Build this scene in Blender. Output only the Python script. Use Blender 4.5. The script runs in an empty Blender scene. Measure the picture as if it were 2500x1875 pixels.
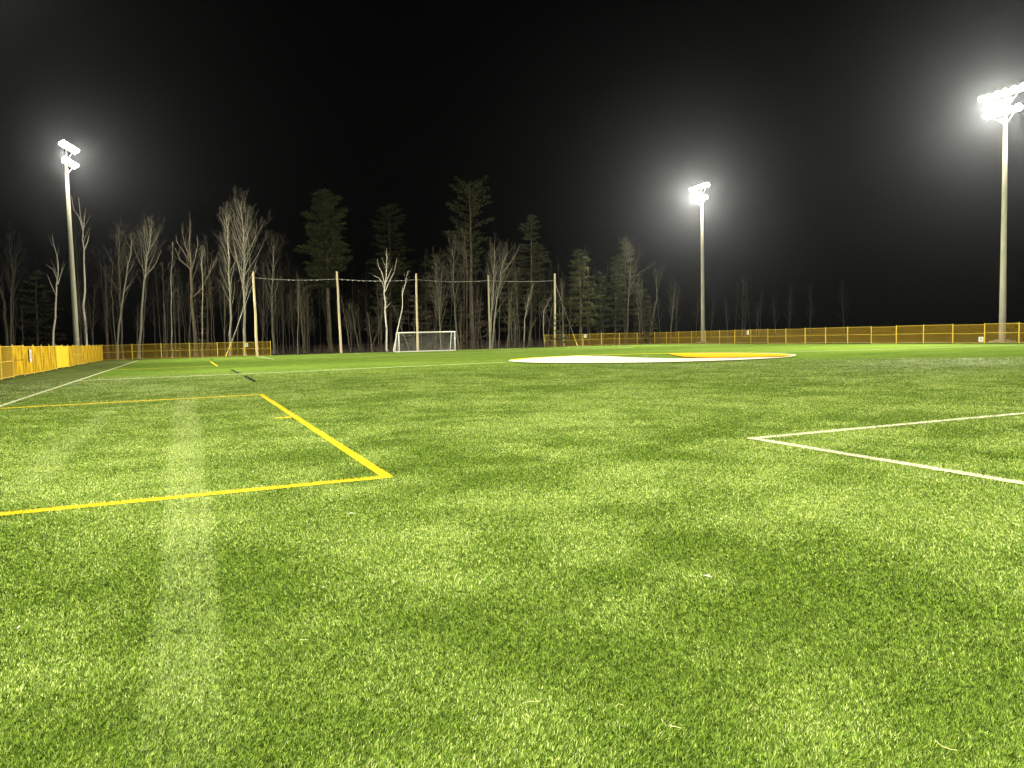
import bpy, math, random
import numpy as np
from mathutils import Vector, Matrix

rnd = random.Random(11)
NP = np.random.default_rng(5)
C = bpy.context.scene.collection
SC = bpy.context.scene

# ------------------------------------------------------------------ frames
H, FPX, PITCH, ROLL, ANG = 1.604, 1870.0, 0.0616, -0.0239, 0.4008
CA, SA = math.cos(ANG), math.sin(ANG)
_R = np.array([1, 0, 0.]); _U = np.array([0, math.sin(PITCH), math.cos(PITCH)]); FW = np.array([0, math.cos(PITCH), -math.sin(PITCH)])
RT = math.cos(ROLL) * _R + math.sin(ROLL) * _U
UP = -math.sin(ROLL) * _R + math.cos(ROLL) * _U
EYE = np.array([0, 0, H])

def uv2w(u, v, z=0.0):
    return Vector((u * CA - v * SA, u * SA + v * CA, z))
def ray(px, py):
    return FW + RT * (px - 1250) / FPX - UP * (py - 937.5) / FPX
def ground(px, py, z=0.0):
    """point of the photograph on the level z, in field coordinates (u across, v along)"""
    d = ray(px, py); t = (z - H) / d[2]
    X, Y = t * d[0], t * d[1]
    return (X * CA + Y * SA, -X * SA + Y * CA)
def at_v(px, py, v):
    """point of the photograph on the upright plane v = const; world xyz"""
    d = ray(px, py); dv = -d[0] * SA + d[1] * CA
    t = v / dv
    return Vector((t * d[0], t * d[1], H + t * d[2]))
def at_y(px, py, Y):
    d = ray(px, py); t = Y / d[1]
    return Vector((t * d[0], Y, H + t * d[2]))

# ------------------------------------------------------------------ helpers
class MB:
    def __init__(self): self.v = []; self.f = []; self.m = []
    def add(self, vs, fs, m=0):
        n = len(self.v); self.v.extend([tuple(x) for x in vs])
        self.f.extend([tuple(i + n for i in f) for f in fs]); self.m.extend([m] * len(fs))
    def box(self, c, s, rot=None, m=0):
        c = Vector(c); hx, hy, hz = s[0] / 2, s[1] / 2, s[2] / 2
        vs = [Vector((x * hx, y * hy, z * hz)) for x in (-1, 1) for y in (-1, 1) for z in (-1, 1)]
        if rot is not None: vs = [rot @ p for p in vs]
        self.add([c + p for p in vs], [(0, 1, 3, 2), (4, 6, 7, 5), (0, 4, 5, 1), (2, 3, 7, 6), (0, 2, 6, 4), (1, 5, 7, 3)], m)
    def tube(self, pts, rad, n=6, caps=True, m=0):
        pts = [Vector(p) for p in pts]
        if not hasattr(rad, '__len__'): rad = [rad] * len(pts)
        base = len(self.v)
        for i, p in enumerate(pts):
            if i == 0: t = pts[1] - pts[0]
            elif i == len(pts) - 1: t = pts[-1] - pts[-2]
            else: t = pts[i + 1] - pts[i - 1]
            t.normalize()
            ref = Vector((1, 0, 0)) if abs(t.z) > .6 else Vector((0, 0, 1))
            a = t.cross(ref).normalized(); b = t.cross(a)
            for k in range(n):
                w = 2 * math.pi * k / n
                self.v.append(tuple(p + (a * math.cos(w) + b * math.sin(w)) * rad[i]))
        for i in range(len(pts) - 1):
            for k in range(n):
                k2 = (k + 1) % n; q = base + i * n
                self.f.append((q + k, q + k2, q + n + k2, q + n + k)); self.m.append(m)
        if caps:
            self.f.append(tuple(base + k for k in range(n))[::-1]); self.m.append(m)
            q = base + (len(pts) - 1) * n
            self.f.append(tuple(q + k for k in range(n))); self.m.append(m)
    def mesh(self, name, mats, smooth=False):
        me = bpy.data.meshes.new(name); me.from_pydata(self.v, [], self.f)
        for q in (mats if isinstance(mats, (list, tuple)) else [mats]): me.materials.append(q)
        if any(self.m): me.polygons.foreach_set('material_index', self.m)
        if smooth: me.polygons.foreach_set('use_smooth', [True] * len(me.polygons))
        me.update(); return me
    def build(self, name, mats, parent=None, smooth=False):
        o = bpy.data.objects.new(name, self.mesh(name, mats, smooth)); C.objects.link(o)
        if parent: o.parent = parent
        return o

def tag(o, label, cat, group=None):
    o['label'] = label; o['category'] = cat
    if group: o['group'] = group
    return o
def empty(name, loc, rz=0.0):
    o = bpy.data.objects.new(name, None); o.empty_display_size = .3
    o.location = loc; o.rotation_euler = (0, 0, rz); C.objects.link(o); return o
def copy_tree(o, parent=None):
    c = o.copy(); C.objects.link(c); c.parent = parent
    for ch in [x for x in o.children]: copy_tree(ch, c)
    return c

# ------------------------------------------------------------------ materials
def mat(name, col=(.5, .5, .5), rough=.6, metal=0.0, emit=None, estr=0.0, spec=.5):
    m = bpy.data.materials.new(name); m.use_nodes = True
    b = m.node_tree.nodes['Principled BSDF']
    b.inputs['Base Color'].default_value = (*col, 1); b.inputs['Roughness'].default_value = rough
    b.inputs['Metallic'].default_value = metal; b.inputs['Specular IOR Level'].default_value = spec
    if emit: b.inputs['Emission Color'].default_value = (*emit, 1); b.inputs['Emission Strength'].default_value = estr
    return m
def node(nt, t, **k):
    n = nt.nodes.new(t)
    for a, b in k.items():
        if a in n.inputs: n.inputs[a].default_value = b
        else: setattr(n, a, b)
    return n
def ramp(nt, src, stops):
    r = nt.nodes.new('ShaderNodeValToRGB'); e = r.color_ramp.elements
    while len(e) < len(stops): e.new(.5)
    for i, (p, c) in enumerate(stops):
        e[i].position = p; e[i].color = (*c, 1) if len(c) == 3 else c
    nt.links.new(src, r.inputs[0]); return r.outputs[0]
def noisy(name, c1, c2, scale=3, rough=.8, stretch=(1, 1, 1), lo=.35, hi=.65, bump=0.0, detail=5):
    m = mat(name, c1, rough, spec=.3); nt = m.node_tree; b = nt.nodes['Principled BSDF']
    tc = node(nt, 'ShaderNodeTexCoord'); mp = node(nt, 'ShaderNodeMapping'); mp.inputs['Scale'].default_value = stretch
    nt.links.new(tc.outputs['Object'], mp.inputs[0])
    nz = node(nt, 'ShaderNodeTexNoise', Scale=scale, Detail=detail); nt.links.new(mp.outputs[0], nz.inputs['Vector'])
    nt.links.new(ramp(nt, nz.outputs['Fac'], [(lo, c1), (hi, c2)]), b.inputs['Base Color'])
    if bump:
        bp = node(nt, 'ShaderNodeBump', Strength=bump, Distance=.02); nt.links.new(nz.outputs['Fac'], bp.inputs['Height'])
        nt.links.new(bp.outputs[0], b.inputs['Normal'])
    return m

M_CONC = noisy('pole_concrete', (.46, .44, .36), (.60, .57, .46), 2.5, .85, (1, 1, .25), bump=.2)
M_BASE = noisy('base_concrete', (.25, .23, .19), (.36, .33, .27), 4, .9)
M_STEEL = mat('galvanised', (.45, .45, .43), .45, .6)
M_HOUS = mat('lamp_housing', (.35, .35, .34), .5, .3)
M_LENS = mat('lamp_lens', (.9, .9, .85), .3, emit=(1.0, .93, .74), estr=900)
M_WOOD = noisy('pole_wood', (.58, .50, .30), (.74, .66, .42), 5, .8, (3, 3, .3), bump=.3)
M_WHITE = mat('white_paint', (.78, .78, .74), .4)
M_YFRAME = noisy('fence_paint', (.76, .54, .08), (.90, .68, .12), 6, .6)
M_YFRAME.node_tree.nodes['Principled BSDF'].inputs['Specular IOR Level'].default_value = .12
M_YWIRE = mat('fence_wire', (.64, .41, .03), .6, spec=.12)
M_YSHEET = noisy('fence_sheet', (.30, .17, .006), (.66, .42, .022), 1.7, .8, (1, 1, .35), .40, .58)
M_YSHEET.node_tree.nodes['Principled BSDF'].inputs['Specular IOR Level'].default_value = .05
M_YTARP = noisy('fence_tarp', (.78, .60, .03), (.88, .70, .05), 1.2, .5, (1, 1, .4))
M_YTARP.node_tree.nodes['Principled BSDF'].inputs['Specular IOR Level'].default_value = .05
M_GUARD = mat('guy_guard', (.85, .6, .05), .45)
M_CABLE = mat('cable', (.55, .55, .52), .5)
M_NET = mat('net_cord', (.5, .5, .46), .8)
M_SIGN = noisy('sign_face', (.72, .72, .68), (.85, .85, .8), 4, .5)
M_INK = mat('sign_ink', (.05, .05, .05), .6)

def bark(name, c1, c2, sc=6, stretch=(1, 1, .3)): return noisy(name, c1, c2, sc, .9, stretch)
M_BIRCH = bark('birch_bark', (.16, .14, .12), (.78, .74, .64), 5, (1, 1, 2.2))
nt = M_BIRCH.node_tree
for n in nt.nodes:
    if n.bl_idname == 'ShaderNodeValToRGB': n.color_ramp.elements[0].position = .34; n.color_ramp.elements[1].position = .42
M_PALE = bark('pale_bark', (.16, .152, .118), (.30, .285, .22))
M_GREY = bark('grey_bark', (.075, .070, .052), (.165, .152, .112))
M_BROWN = bark('brown_bark', (.062, .050, .034), (.14, .112, .075))
M_NEEDLE = noisy('pine_needles', (.034, .044, .014), (.075, .084, .026), 1.1, .8)
M_TWIG = bark('fine_twigs', (.055, .050, .036), (.12, .105, .075))
M_DRYTWIG = bark('dry_twigs', (.09, .072, .05), (.18, .145, .10))

# turf -------------------------------------------------------------
def turf_mat():
    m = mat('turf_pile', rough=.9, spec=.0); nt = m.node_tree; b = nt.nodes['Principled BSDF']
    tc = node(nt, 'ShaderNodeTexCoord'); L = nt.links.new
    def nz(scale, detail=4, st=(1, 1, 1), rough=.55):
        mp = node(nt, 'ShaderNodeMapping'); mp.inputs['Scale'].default_value = st; L(tc.outputs['Object'], mp.inputs[0])
        n = node(nt, 'ShaderNodeTexNoise', Scale=scale, Detail=detail, Roughness=rough); L(mp.outputs[0], n.inputs['Vector']); return n.outputs['Fac']
    def math_(op, a, b2, c=None):
        n = node(nt, 'ShaderNodeMath', operation=op)
        for i, q in enumerate((a, b2, c)):
            if q is None: continue
            if isinstance(q, (int, float)): n.inputs[i].default_value = q
            else: L(q, n.inputs[i])
        return n.outputs[0]
    fine = nz(14, 3); mid = nz(1.6, 5, rough=.65); big = nz(.16, 4); st = nz(.9, 3, (.06, 1, 1)); st2 = nz(.35, 3, (.05, 1, 1))
    s = math_('MULTIPLY', fine, .22); s = math_('MULTIPLY_ADD', mid, .38, s); s = math_('MULTIPLY_ADD', big, .20, s)
    s = math_('MULTIPLY_ADD', st, .12, s); s = math_('MULTIPLY_ADD', st2, .14, s)
    col = ramp(nt, s, [(.38, (.050, .094, .015)), (.52, (.098, .158, .024)), (.66, (.172, .246, .043))])
    # dusty, leaf-strewn strip between the touchline and the fence
    sx = node(nt, 'ShaderNodeSeparateXYZ'); L(tc.outputs['Object'], sx.inputs[0])
    e = node(nt, 'ShaderNodeMapRange'); e.inputs['From Min'].default_value = -5.2; e.inputs['From Max'].default_value = -4.6
    e.inputs['To Min'].default_value = 1; e.inputs['To Max'].default_value = 0; L(sx.outputs[0], e.inputs[0])
    dn = nz(.7, 5)
    dust = math_('MULTIPLY', e.outputs[0], ramp_val(nt, dn, .3, .62))
    mx = node(nt, 'ShaderNodeMix', data_type='RGBA'); L(dust, mx.inputs['Factor']); L(col, mx.inputs['A'])
    mx.inputs['B'].default_value = (.085, .095, .040, 1)
    # worn, dusty ground along the left part of the halfway line
    def band(src, c, w2):
        d = math_('ABSOLUTE', math_('SUBTRACT', src, c), None); q = node(nt, 'ShaderNodeMapRange'); q.inputs['From Min'].default_value = 0; q.inputs['From Max'].default_value = w2
        q.inputs['To Min'].default_value = 1; q.inputs['To Max'].default_value = 0; L(d, q.inputs[0]); return q.outputs[0]
    wear = math_('MULTIPLY', math_('MULTIPLY', band(sx.outputs[1], 39.5, 9.0), band(sx.outputs[0], -4.0, 13.0)), ramp_val(nt, dn, .25, .6))
    mx2 = node(nt, 'ShaderNodeMix', data_type='RGBA'); L(math_('MULTIPLY', wear, .9), mx2.inputs['Factor']); L(mx.outputs['Result'], mx2.inputs['A'])
    mx2.inputs['B'].default_value = (.075, .095, .030, 1); mx = mx2
    L(mx.outputs['Result'], b.inputs['Base Color'])
    bp = node(nt, 'ShaderNodeBump', Strength=.5, Distance=.03); L(fine, bp.inputs['Height']); L(bp.outputs[0], b.inputs['Normal'])
    return m
def ramp_val(nt, src, a, b):
    e = node(nt, 'ShaderNodeMapRange'); e.inputs['From Min'].default_value = a; e.inputs['From Max'].default_value = b
    nt.links.new(src, e.inputs[0]); return e.outputs[0]
M_TURF = turf_mat()
M_FOREST = noisy('leaf_litter', (.020, .016, .010), (.065, .048, .028), 2.5, .95, detail=8)
def paint(name, c, k=.75):
    m = noisy(name, tuple(x * k for x in c), c, 9, .9, lo=.3, hi=.55); m.node_tree.nodes['Principled BSDF'].inputs['Specular IOR Level'].default_value = 0.0; return m
M_LWHITE = paint('white_turf', (.64, .63, .48)); M_LYEL = paint('yellow_turf', (.76, .60, .03)); M_LORANGE = paint('orange_turf', (.86, .34, .018))
M_LDARK = paint('dark_turf', (.020, .035, .028)); M_LPALE = paint('pale_yellow_turf', (.62, .62, .26))
def blade_mat():
    m = mat('turf_blade', rough=.55, spec=.18); nt = m.node_tree; b = nt.nodes['Principled BSDF']; L = nt.links.new
    at = node(nt, 'ShaderNodeVertexColor'); at.layer_name = 'fibre'
    L(at.outputs[0], b.inputs['Base Color'])
    tr = node(nt, 'ShaderNodeBsdfTranslucent'); L(at.outputs[0], tr.inputs[0])
    mx = node(nt, 'ShaderNodeMixShader'); mx.inputs[0].default_value = .22
    L(b.outputs[0], mx.inputs[1]); L(tr.outputs[0], mx.inputs[2]); L(mx.outputs[0], nt.nodes['Material Output'].inputs[0])
    return m
M_BLADE = blade_mat()

# ------------------------------------------------------------------ setting
def field_obj(name, polys, m, z, kind='structure'):
    """polys: list of point lists in field coordinates"""
    b = MB()
    for P in polys: b.add([(u, v, 0) for u, v in P], [tuple(range(len(P)))])
    o = b.build(name, m); o.rotation_euler = (0, 0, ANG); o.location = (0, 0, z); o['kind'] = kind; return o

g = MB(); g.add([(-300, -250, -.05), (300, -250, -.05), (300, 330, -.05), (-300, 330, -.05)], [(0, 1, 2, 3)])
g.build('ground', M_FOREST)['kind'] = 'structure'
field_obj('turf', [[(-9.0, -16), (65.6, -16), (65.6, 99.2), (-9.0, 99.2)]], M_TURF, 0.0)

U0, VM, VG = -4.86, 42.83, 93.1
UC = U0 + 65.47 / 2
W = .105
zc = [0.004]
def strip(a, b, w=W):
    a = Vector(a); b = Vector(b); d = (b - a).normalized(); n = Vector((-d.y, d.x)) * w / 2
    return [tuple(a - n), tuple(b - n), tuple(b + n), tuple(a + n)]
MARKS = []      # polygons used again when the pile is coloured: (object name, kind, poly)
def line(name, pts, m, key, w=W):
    polys = []
    for a, b in zip(pts[:-1], pts[1:]):
        polys.append(strip(a, b, w))
    b = MB()
    for i, P in enumerate(polys): b.add([(u, v, i * .0006) for u, v in P], [(0, 1, 2, 3)])
    o = b.build(name, m); o.rotation_euler = (0, 0, ANG); o.location = (0, 0, zc[0]); o['kind'] = 'structure'
    zc[0] += .002
    for P in polys: MARKS.append((o, key, P))
    return o
line('touchline', [(U0, -7.5), (U0, VG)], M_LWHITE, 'w')
line('touchline', [(U0 + 65.47, -7.5), (U0 + 65.47, VG)], M_LWHITE, 'w')
line('penalty_area_line', [(7.68 - W / 2, 9.03), (48.1, 9.03)], M_LWHITE, 'w')
line('penalty_area_line', [(7.68, 9.03 - W / 2), (7.68, -7.5)], M_LWHITE, 'w')
line('yellow_line', [(-8.4, 8.58), (2.14, 8.70)], M_LYEL, 'y', .115)
line('yellow_line', [(2.08, 8.76), (2.05, 24.66)], M_LYEL, 'y', .115)
line('yellow_line', [(-4.80, 24.15), (1.98, 24.60)], M_LYEL, 'y', .115)
line('yellow_line', [(1.66, 16.65), (1.97, 16.65)], M_LYEL, 'y', .11)
line('yellow_line', [(-4.75, 57.8), (2.0, 58.15)], M_LYEL, 'y', .2)
line('yellow_line', [(2.0, 58.25), (1.97, 74.5)], M_LYEL, 'y', .15)
line('dark_line', [(2.55, 33.0), (2.54, 38.8)], M_LDARK, 'd', .14)
line('dark_line', [(2.50, 42.9), (2.48, 49.6)], M_LDARK, 'd', .14)
line('dark_line', [(2.4, 81.7), (2.38, 88.9)], M_LDARK, 'd', .13)
line('halfway_line', [(-4.80, 41.15), (4.8, 41.75), (10.9, 43.2), (18.6, 44.05)], M_LWHITE, 'w', .20)
line('halfway_line', [(37.4, 43.4), (48.6, 41.0), (60.4, 38.6)], M_LWHITE, 'w', .18)
# far penalty area, goal area, goal line
line('goal_line', [(U0 + .06, VG), (U0 + 65.4, VG)], M_LWHITE, 'w', .13)
line('penalty_area_line', [(7.5, 74.2), (7.5, VG - .1)], M_LWHITE, 'w', .13)
line('penalty_area_line', [(7.58, 74.1), (24.5, 74.6), (47.9, 76.4)], M_LPALE, 'p', .22)
line('penalty_area_line', [(47.9, 76.6), (47.9, VG - .1)], M_LWHITE, 'w', .13)
line('goal_area_line', [(18.7, VG - .1), (18.7, VG - 5.5), (37.1, VG - 5.5), (37.1, VG - .1)], M_LWHITE, 'w', .12)
th = [math.radians(x) for x in range(-143, -36, 8)]
line('penalty_arc', [(UC + 9.15 * math.cos(t), 84.5 + 9.15 * math.sin(t)) for t in th], M_LWHITE, 'w', .12)
# small-sided dashes seen beyond the centre circle
line('yellow_line', [ground(1492, 850.6), ground(1545, 850.2)], M_LPALE, 'p', .3)
line('yellow_line', [ground(1207, 863.2), ground(1246, 862.8)], M_LPALE, 'p', .25)
# centre circle logo
R0 = 9.15
def inside(pt, r=R0 - .02):
    d = Vector(pt) - Vector((UC, VM))
    return tuple(Vector((UC, VM)) + d.normalized() * r) if d.length > r else pt
def arc(a0, a1, r, n=40):
    return [(UC + r * math.cos(a0 + (a1 - a0) * i / n), VM + r * math.sin(a0 + (a1 - a0) * i / n)) for i in range(n + 1)]
def ring(name, a0, a1, r0, r1, m):
    A = arc(a0, a1, r0); B = arc(a0, a1, r1); b = MB()
    for i in range(len(A) - 1): b.add([(*A[i], 0), (*A[i + 1], 0), (*B[i + 1], 0), (*B[i], 0)], [(0, 1, 2, 3)])
    o = b.build(name, m); o.rotation_euler = (0, 0, ANG); o.location = (0, 0, zc[0]); o['kind'] = 'structure'; zc[0] += .002; return o
def angof(p): return math.atan2(p[1] - VM, p[0] - UC)
S = [ground(x, y) for x, y in ((1335, 872.2), (1380, 870.8), (1430, 870.3), (1478, 871.0), (1507, 872.4), (1545, 874.4), (1600, 875.9), (1652, 876.8), (1742, 876.4), (1833, 875.0), (1890, 873.2))]
S = [inside(p) for p in S]
aL, aR = angof(S[0]) , angof(S[-1])
# white comma: left rim from the S start round the left and the near side to the S end
white = arc(aL, aR + 2 * math.pi, R0 - .02, 70) + S[::-1][1:-1]
field_obj('centre_logo_white', [white], M_LWHITE, zc[0]); zc[0] += .002
O = [ground(x, y) for x, y in ((1634, 865.6), (1648, 868.8), (1668, 872.3), (1706, 874.4), (1742, 875.0), (1833, 873.6), (1890, 871.6))]
O = [inside(p, R0 - .30) for p in O]
a0, a1 = angof(O[-1]), angof(inside(ground(1634, 864.2)))
orange = arc(a0, a1, R0 - .30, 40) + O[:-1]
field_obj('centre_logo_orange', [orange], M_LORANGE, zc[0]); zc[0] += .002
ring('centre_circle', math.radians(150), math.radians(395), R0 - .26, R0, M_LWHITE)
ring('centre_circle', math.radians(35.5), math.radians(149.5), R0 - .65, R0, M_LYEL)
c0 = ground(1577, 871)
field_obj('centre_spot', [[(c0[0] + .22 * math.cos(k * .5236), c0[1] + .35 * math.sin(k * .5236)) for k in range(12)]], M_LWHITE, zc[0]); zc[0] += .002

# ------------------------------------------------------------------ turf pile (fibres), coloured where a line is sewn in
def vnoise(x, y, s, seed):
    g = np.random.default_rng(seed).random((257, 257)); X = x / s + 1000.0; Y = y / s + 1000.0
    i = np.floor(X).astype(int); j = np.floor(Y).astype(int); fx = X - i; fy = Y - j
    fx = fx * fx * (3 - 2 * fx); fy = fy * fy * (3 - 2 * fy); i %= 256; j %= 256
    return (g[i, j] * (1 - fx) + g[i + 1, j] * fx) * (1 - fy) + (g[i, j + 1] * (1 - fx) + g[i + 1, j + 1] * fx) * fy
def inpoly(u, v, P):
    r = np.ones(u.shape, bool); sgn = None
    n = len(P); area = sum(P[i][0] * P[(i + 1) % n][1] - P[(i + 1) % n][0] * P[i][1] for i in range(n))
    for i in range(n):
        a, b = P[i], P[(i + 1) % n]
        c = (b[0] - a[0]) * (v - a[1]) - (b[1] - a[1]) * (u - a[0])
        r &= (c >= 0) if area > 0 else (c <= 0)
    return r
RMAX, D0, Z0, PW = 46.0, 36000.0, 3.7, 1.6
def pile():
    TH = math.radians(43)
    # radial sampling with density falling away from where the pile can be told apart
    rr = np.linspace(.6, RMAX, 4000); dens = D0 * np.minimum(1, (Z0 / rr) ** PW); cdf = np.cumsum(dens * rr) * (rr[1] - rr[0])
    THR = np.where(rr < 9, 1.75, np.maximum(TH, 1.75 - (rr - 9) * .14)); cdf = np.cumsum(dens * rr * 2 * THR) * (rr[1] - rr[0])
    n = int(cdf[-1]); q = NP.random(n) * cdf[-1]; r = np.interp(q, cdf, rr); th = (NP.random(n) * 2 - 1) * np.interp(r, rr, THR)
    x = r * np.sin(th); y = r * np.cos(th)
    u = x * CA + y * SA; v = -x * SA + y * CA
    ok = (u > -8.9) & (v > -15) & (NP.random(n) < np.clip((RMAX - r) / 14, 0, 1)); x, y, u, v, r = x[ok], y[ok], u[ok], v[ok], r[ok]; n = len(x)
    # tufts: neighbours share a lean
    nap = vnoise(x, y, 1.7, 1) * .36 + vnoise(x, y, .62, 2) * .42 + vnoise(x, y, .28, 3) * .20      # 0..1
    nap2 = vnoise(x, y, 1.4, 4); tuft = vnoise(x, y, .024, 6); tuft2 = vnoise(x, y, .024, 7)
    # two lanes where a machine has rolled the pile flat
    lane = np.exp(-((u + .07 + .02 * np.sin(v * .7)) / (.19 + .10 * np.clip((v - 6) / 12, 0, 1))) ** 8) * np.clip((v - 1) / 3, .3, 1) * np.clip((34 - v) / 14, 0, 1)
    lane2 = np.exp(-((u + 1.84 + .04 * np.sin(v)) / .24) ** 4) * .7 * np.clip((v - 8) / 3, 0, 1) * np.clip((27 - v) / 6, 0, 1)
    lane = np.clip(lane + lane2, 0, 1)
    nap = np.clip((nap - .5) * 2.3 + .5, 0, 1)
    hgt = (.014 + .007 * NP.random(n)) * (1 - .45 * np.clip((r - 14) / 24, 0, 1)) * (1 - .12 * lane)
    wid = .0020 * (1 + .5 * NP.random(n)) * np.maximum(1, (r / Z0) ** (PW * .62))
    ang = tuft * 6.28 * 1.6 + NP.normal(0, .7, n)
    lean = (.005 + .010 * NP.random(n)) * (1 + np.clip((r - 10) / 14, 0, 2.4))
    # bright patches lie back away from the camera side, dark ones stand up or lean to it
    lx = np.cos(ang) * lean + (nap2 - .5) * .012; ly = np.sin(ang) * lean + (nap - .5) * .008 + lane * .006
    face = NP.random(n) * 6.283
    face = np.where(NP.random(n) < .6, NP.normal(0, .6, n), face)
    wx = np.cos(face) * wid / 2; wy = np.sin(face) * wid / 2
    near = r < 13
    # colour
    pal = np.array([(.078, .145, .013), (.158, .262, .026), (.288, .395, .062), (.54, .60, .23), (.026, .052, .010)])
    w = NP.random(n) + (nap - .5) * .19  # nap also shifts the palette: light and shade of the lean painted into colour
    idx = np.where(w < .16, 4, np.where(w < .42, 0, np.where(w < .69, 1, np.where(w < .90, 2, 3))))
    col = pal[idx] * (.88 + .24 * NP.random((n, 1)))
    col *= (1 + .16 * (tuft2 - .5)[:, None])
    lk = (lane * (NP.random(n) < .42) * .40 * np.clip((v - 1.5) / 4, .45, 1))[:, None]; col = col * (1 - lk) + np.array([.46, .50, .24]) * lk  # lane wear, plus the lighter sheen of the rolled nap painted into colour
    dusty = (np.clip((-4.9 - u) / .4, 0, 1) * np.clip(vnoise(u, v, 1.3, 8) * 1.6 - .2, 0, 1))[:, None] * .6
    col = col * (1 - dusty) + np.array([.085, .095, .045]) * dusty
    owner = np.zeros(n, int); objs = [None]
    ju = u + NP.normal(0, .004, n); jv = v + NP.normal(0, .004, n)
    cols = {'w': (.66, .65, .50), 'y': (.74, .585, .03), 'd': (.02, .04, .03), 'p': (.62, .6, .25)}
    for o, key, P in MARKS:
        m = inpoly(ju, jv, P)
        if m.any():
            if o not in objs: objs.append(o)
            owner[m] = objs.index(o); col[m] = np.array(cols[key]) * (.82 + .25 * NP.random((m.sum(), 1)))
            wid[m] *= 1.1
    for k, o in enumerate(objs):
        s = owner == k
        for seg2 in (True, False):
            m = s & (near if seg2 else ~near); c = int(m.sum())
            if not c: continue
            X, Y = x[m], y[m]
            if o is not None:   # into the marking's own (turned) frame
                X, Y = u[m], v[m]
                LX = lx[m] * CA + ly[m] * SA; LY = -lx[m] * SA + ly[m] * CA
                WX = wx[m] * CA + wy[m] * SA; WY = -wx[m] * SA + wy[m] * CA
                zz = .0015
            else: LX, LY, WX, WY, zz = lx[m], ly[m], wx[m], wy[m], .0005
            hh = hgt[m]
            if seg2:
                V = np.zeros((c, 5, 3))
                V[:, 0] = np.stack([X - WX, Y - WY, np.full(c, zz)], 1); V[:, 1] = np.stack([X + WX, Y + WY, np.full(c, zz)], 1)
                mx, my = X + LX * .35, Y + LY * .35
                V[:, 2] = np.stack([mx + WX * .9, my + WY * .9, hh * .62], 1); V[:, 3] = np.stack([mx - WX * .9, my - WY * .9, hh * .62], 1)
                V[:, 4] = np.stack([X + LX, Y + LY, hh], 1)
                base = (np.arange(c) * 5)[:, None]
                li = np.concatenate([base + np.array([[0, 1, 2, 3]]), base + np.array([[3, 2, 4]])], 1).ravel()
                tot = np.tile([4, 3], c); nv = 5
            else:
                V = np.zeros((c, 4, 3))
                V[:, 0] = np.stack([X - WX, Y - WY, np.full(c, zz)], 1); V[:, 1] = np.stack([X + WX, Y + WY, np.full(c, zz)], 1)
                V[:, 2] = np.stack([X + LX + WX * .6, Y + LY + WY * .6, hh], 1); V[:, 3] = np.stack([X + LX - WX * .6, Y + LY - WY * .6, hh], 1)
                li = ((np.arange(c) * 4)[:, None] + np.array([[0, 1, 2, 3]])).ravel(); tot = np.full(c, 4); nv = 4
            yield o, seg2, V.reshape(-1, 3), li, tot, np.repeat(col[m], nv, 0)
def raw_mesh(name, V, li, tot, col, m):
    me = bpy.data.meshes.new(name)
    me.vertices.add(len(V)); me.vertices.foreach_set('co', V.astype(np.float32).ravel())
    me.loops.add(len(li)); me.loops.foreach_set('vertex_index', li.astype(np.int32))
    me.polygons.add(len(tot)); st = np.concatenate([[0], np.cumsum(tot)[:-1]])
    me.polygons.foreach_set('loop_start', st.astype(np.int32)); me.polygons.foreach_set('loop_total', tot.astype(np.int32))
    me.update(calc_edges=True)
    a = me.color_attributes.new('fibre', 'FLOAT_COLOR', 'POINT')
    a.data.foreach_set('color', np.concatenate([col, np.ones((len(col), 1))], 1).astype(np.float32).ravel())
    me.materials.append(m); return me
parts = {}
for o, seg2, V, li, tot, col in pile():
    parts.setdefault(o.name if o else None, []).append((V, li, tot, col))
for key, ps in parts.items():
    V = np.concatenate([p[0] for p in ps]); off = np.cumsum([0] + [len(p[0]) for p in ps])[:-1]
    li = np.concatenate([p[1] + k for p, k in zip(ps, off)]); tot = np.concatenate([p[2] for p in ps]); col = np.concatenate([p[3] for p in ps])
    if key is None:
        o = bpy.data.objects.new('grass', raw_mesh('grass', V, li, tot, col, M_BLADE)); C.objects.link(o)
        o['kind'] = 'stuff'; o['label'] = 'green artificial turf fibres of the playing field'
    else:       # the coloured fibres belong to their line
        host = bpy.data.objects[key]; me0 = host.data
        v0 = np.array([tuple(p.co) for p in me0.vertices]); f0 = [tuple(p.vertices) for p in me0.polygons]
        n0 = len(v0); li2 = np.concatenate([np.array(f0).ravel(), li + n0]); tot2 = np.concatenate([np.full(len(f0), 4), tot])
        c0_ = np.tile(np.array([[.3, .3, .1]]), (n0, 1))
        me = raw_mesh(key, np.concatenate([v0, V]), li2, tot2, np.concatenate([c0_, col]), me0.materials[0])
        me.materials.append(M_BLADE); mi = np.zeros(len(tot2), np.int32); mi[len(f0):] = 1
        me.polygons.foreach_set('material_index', mi); host.data = me
parts = None

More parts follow.
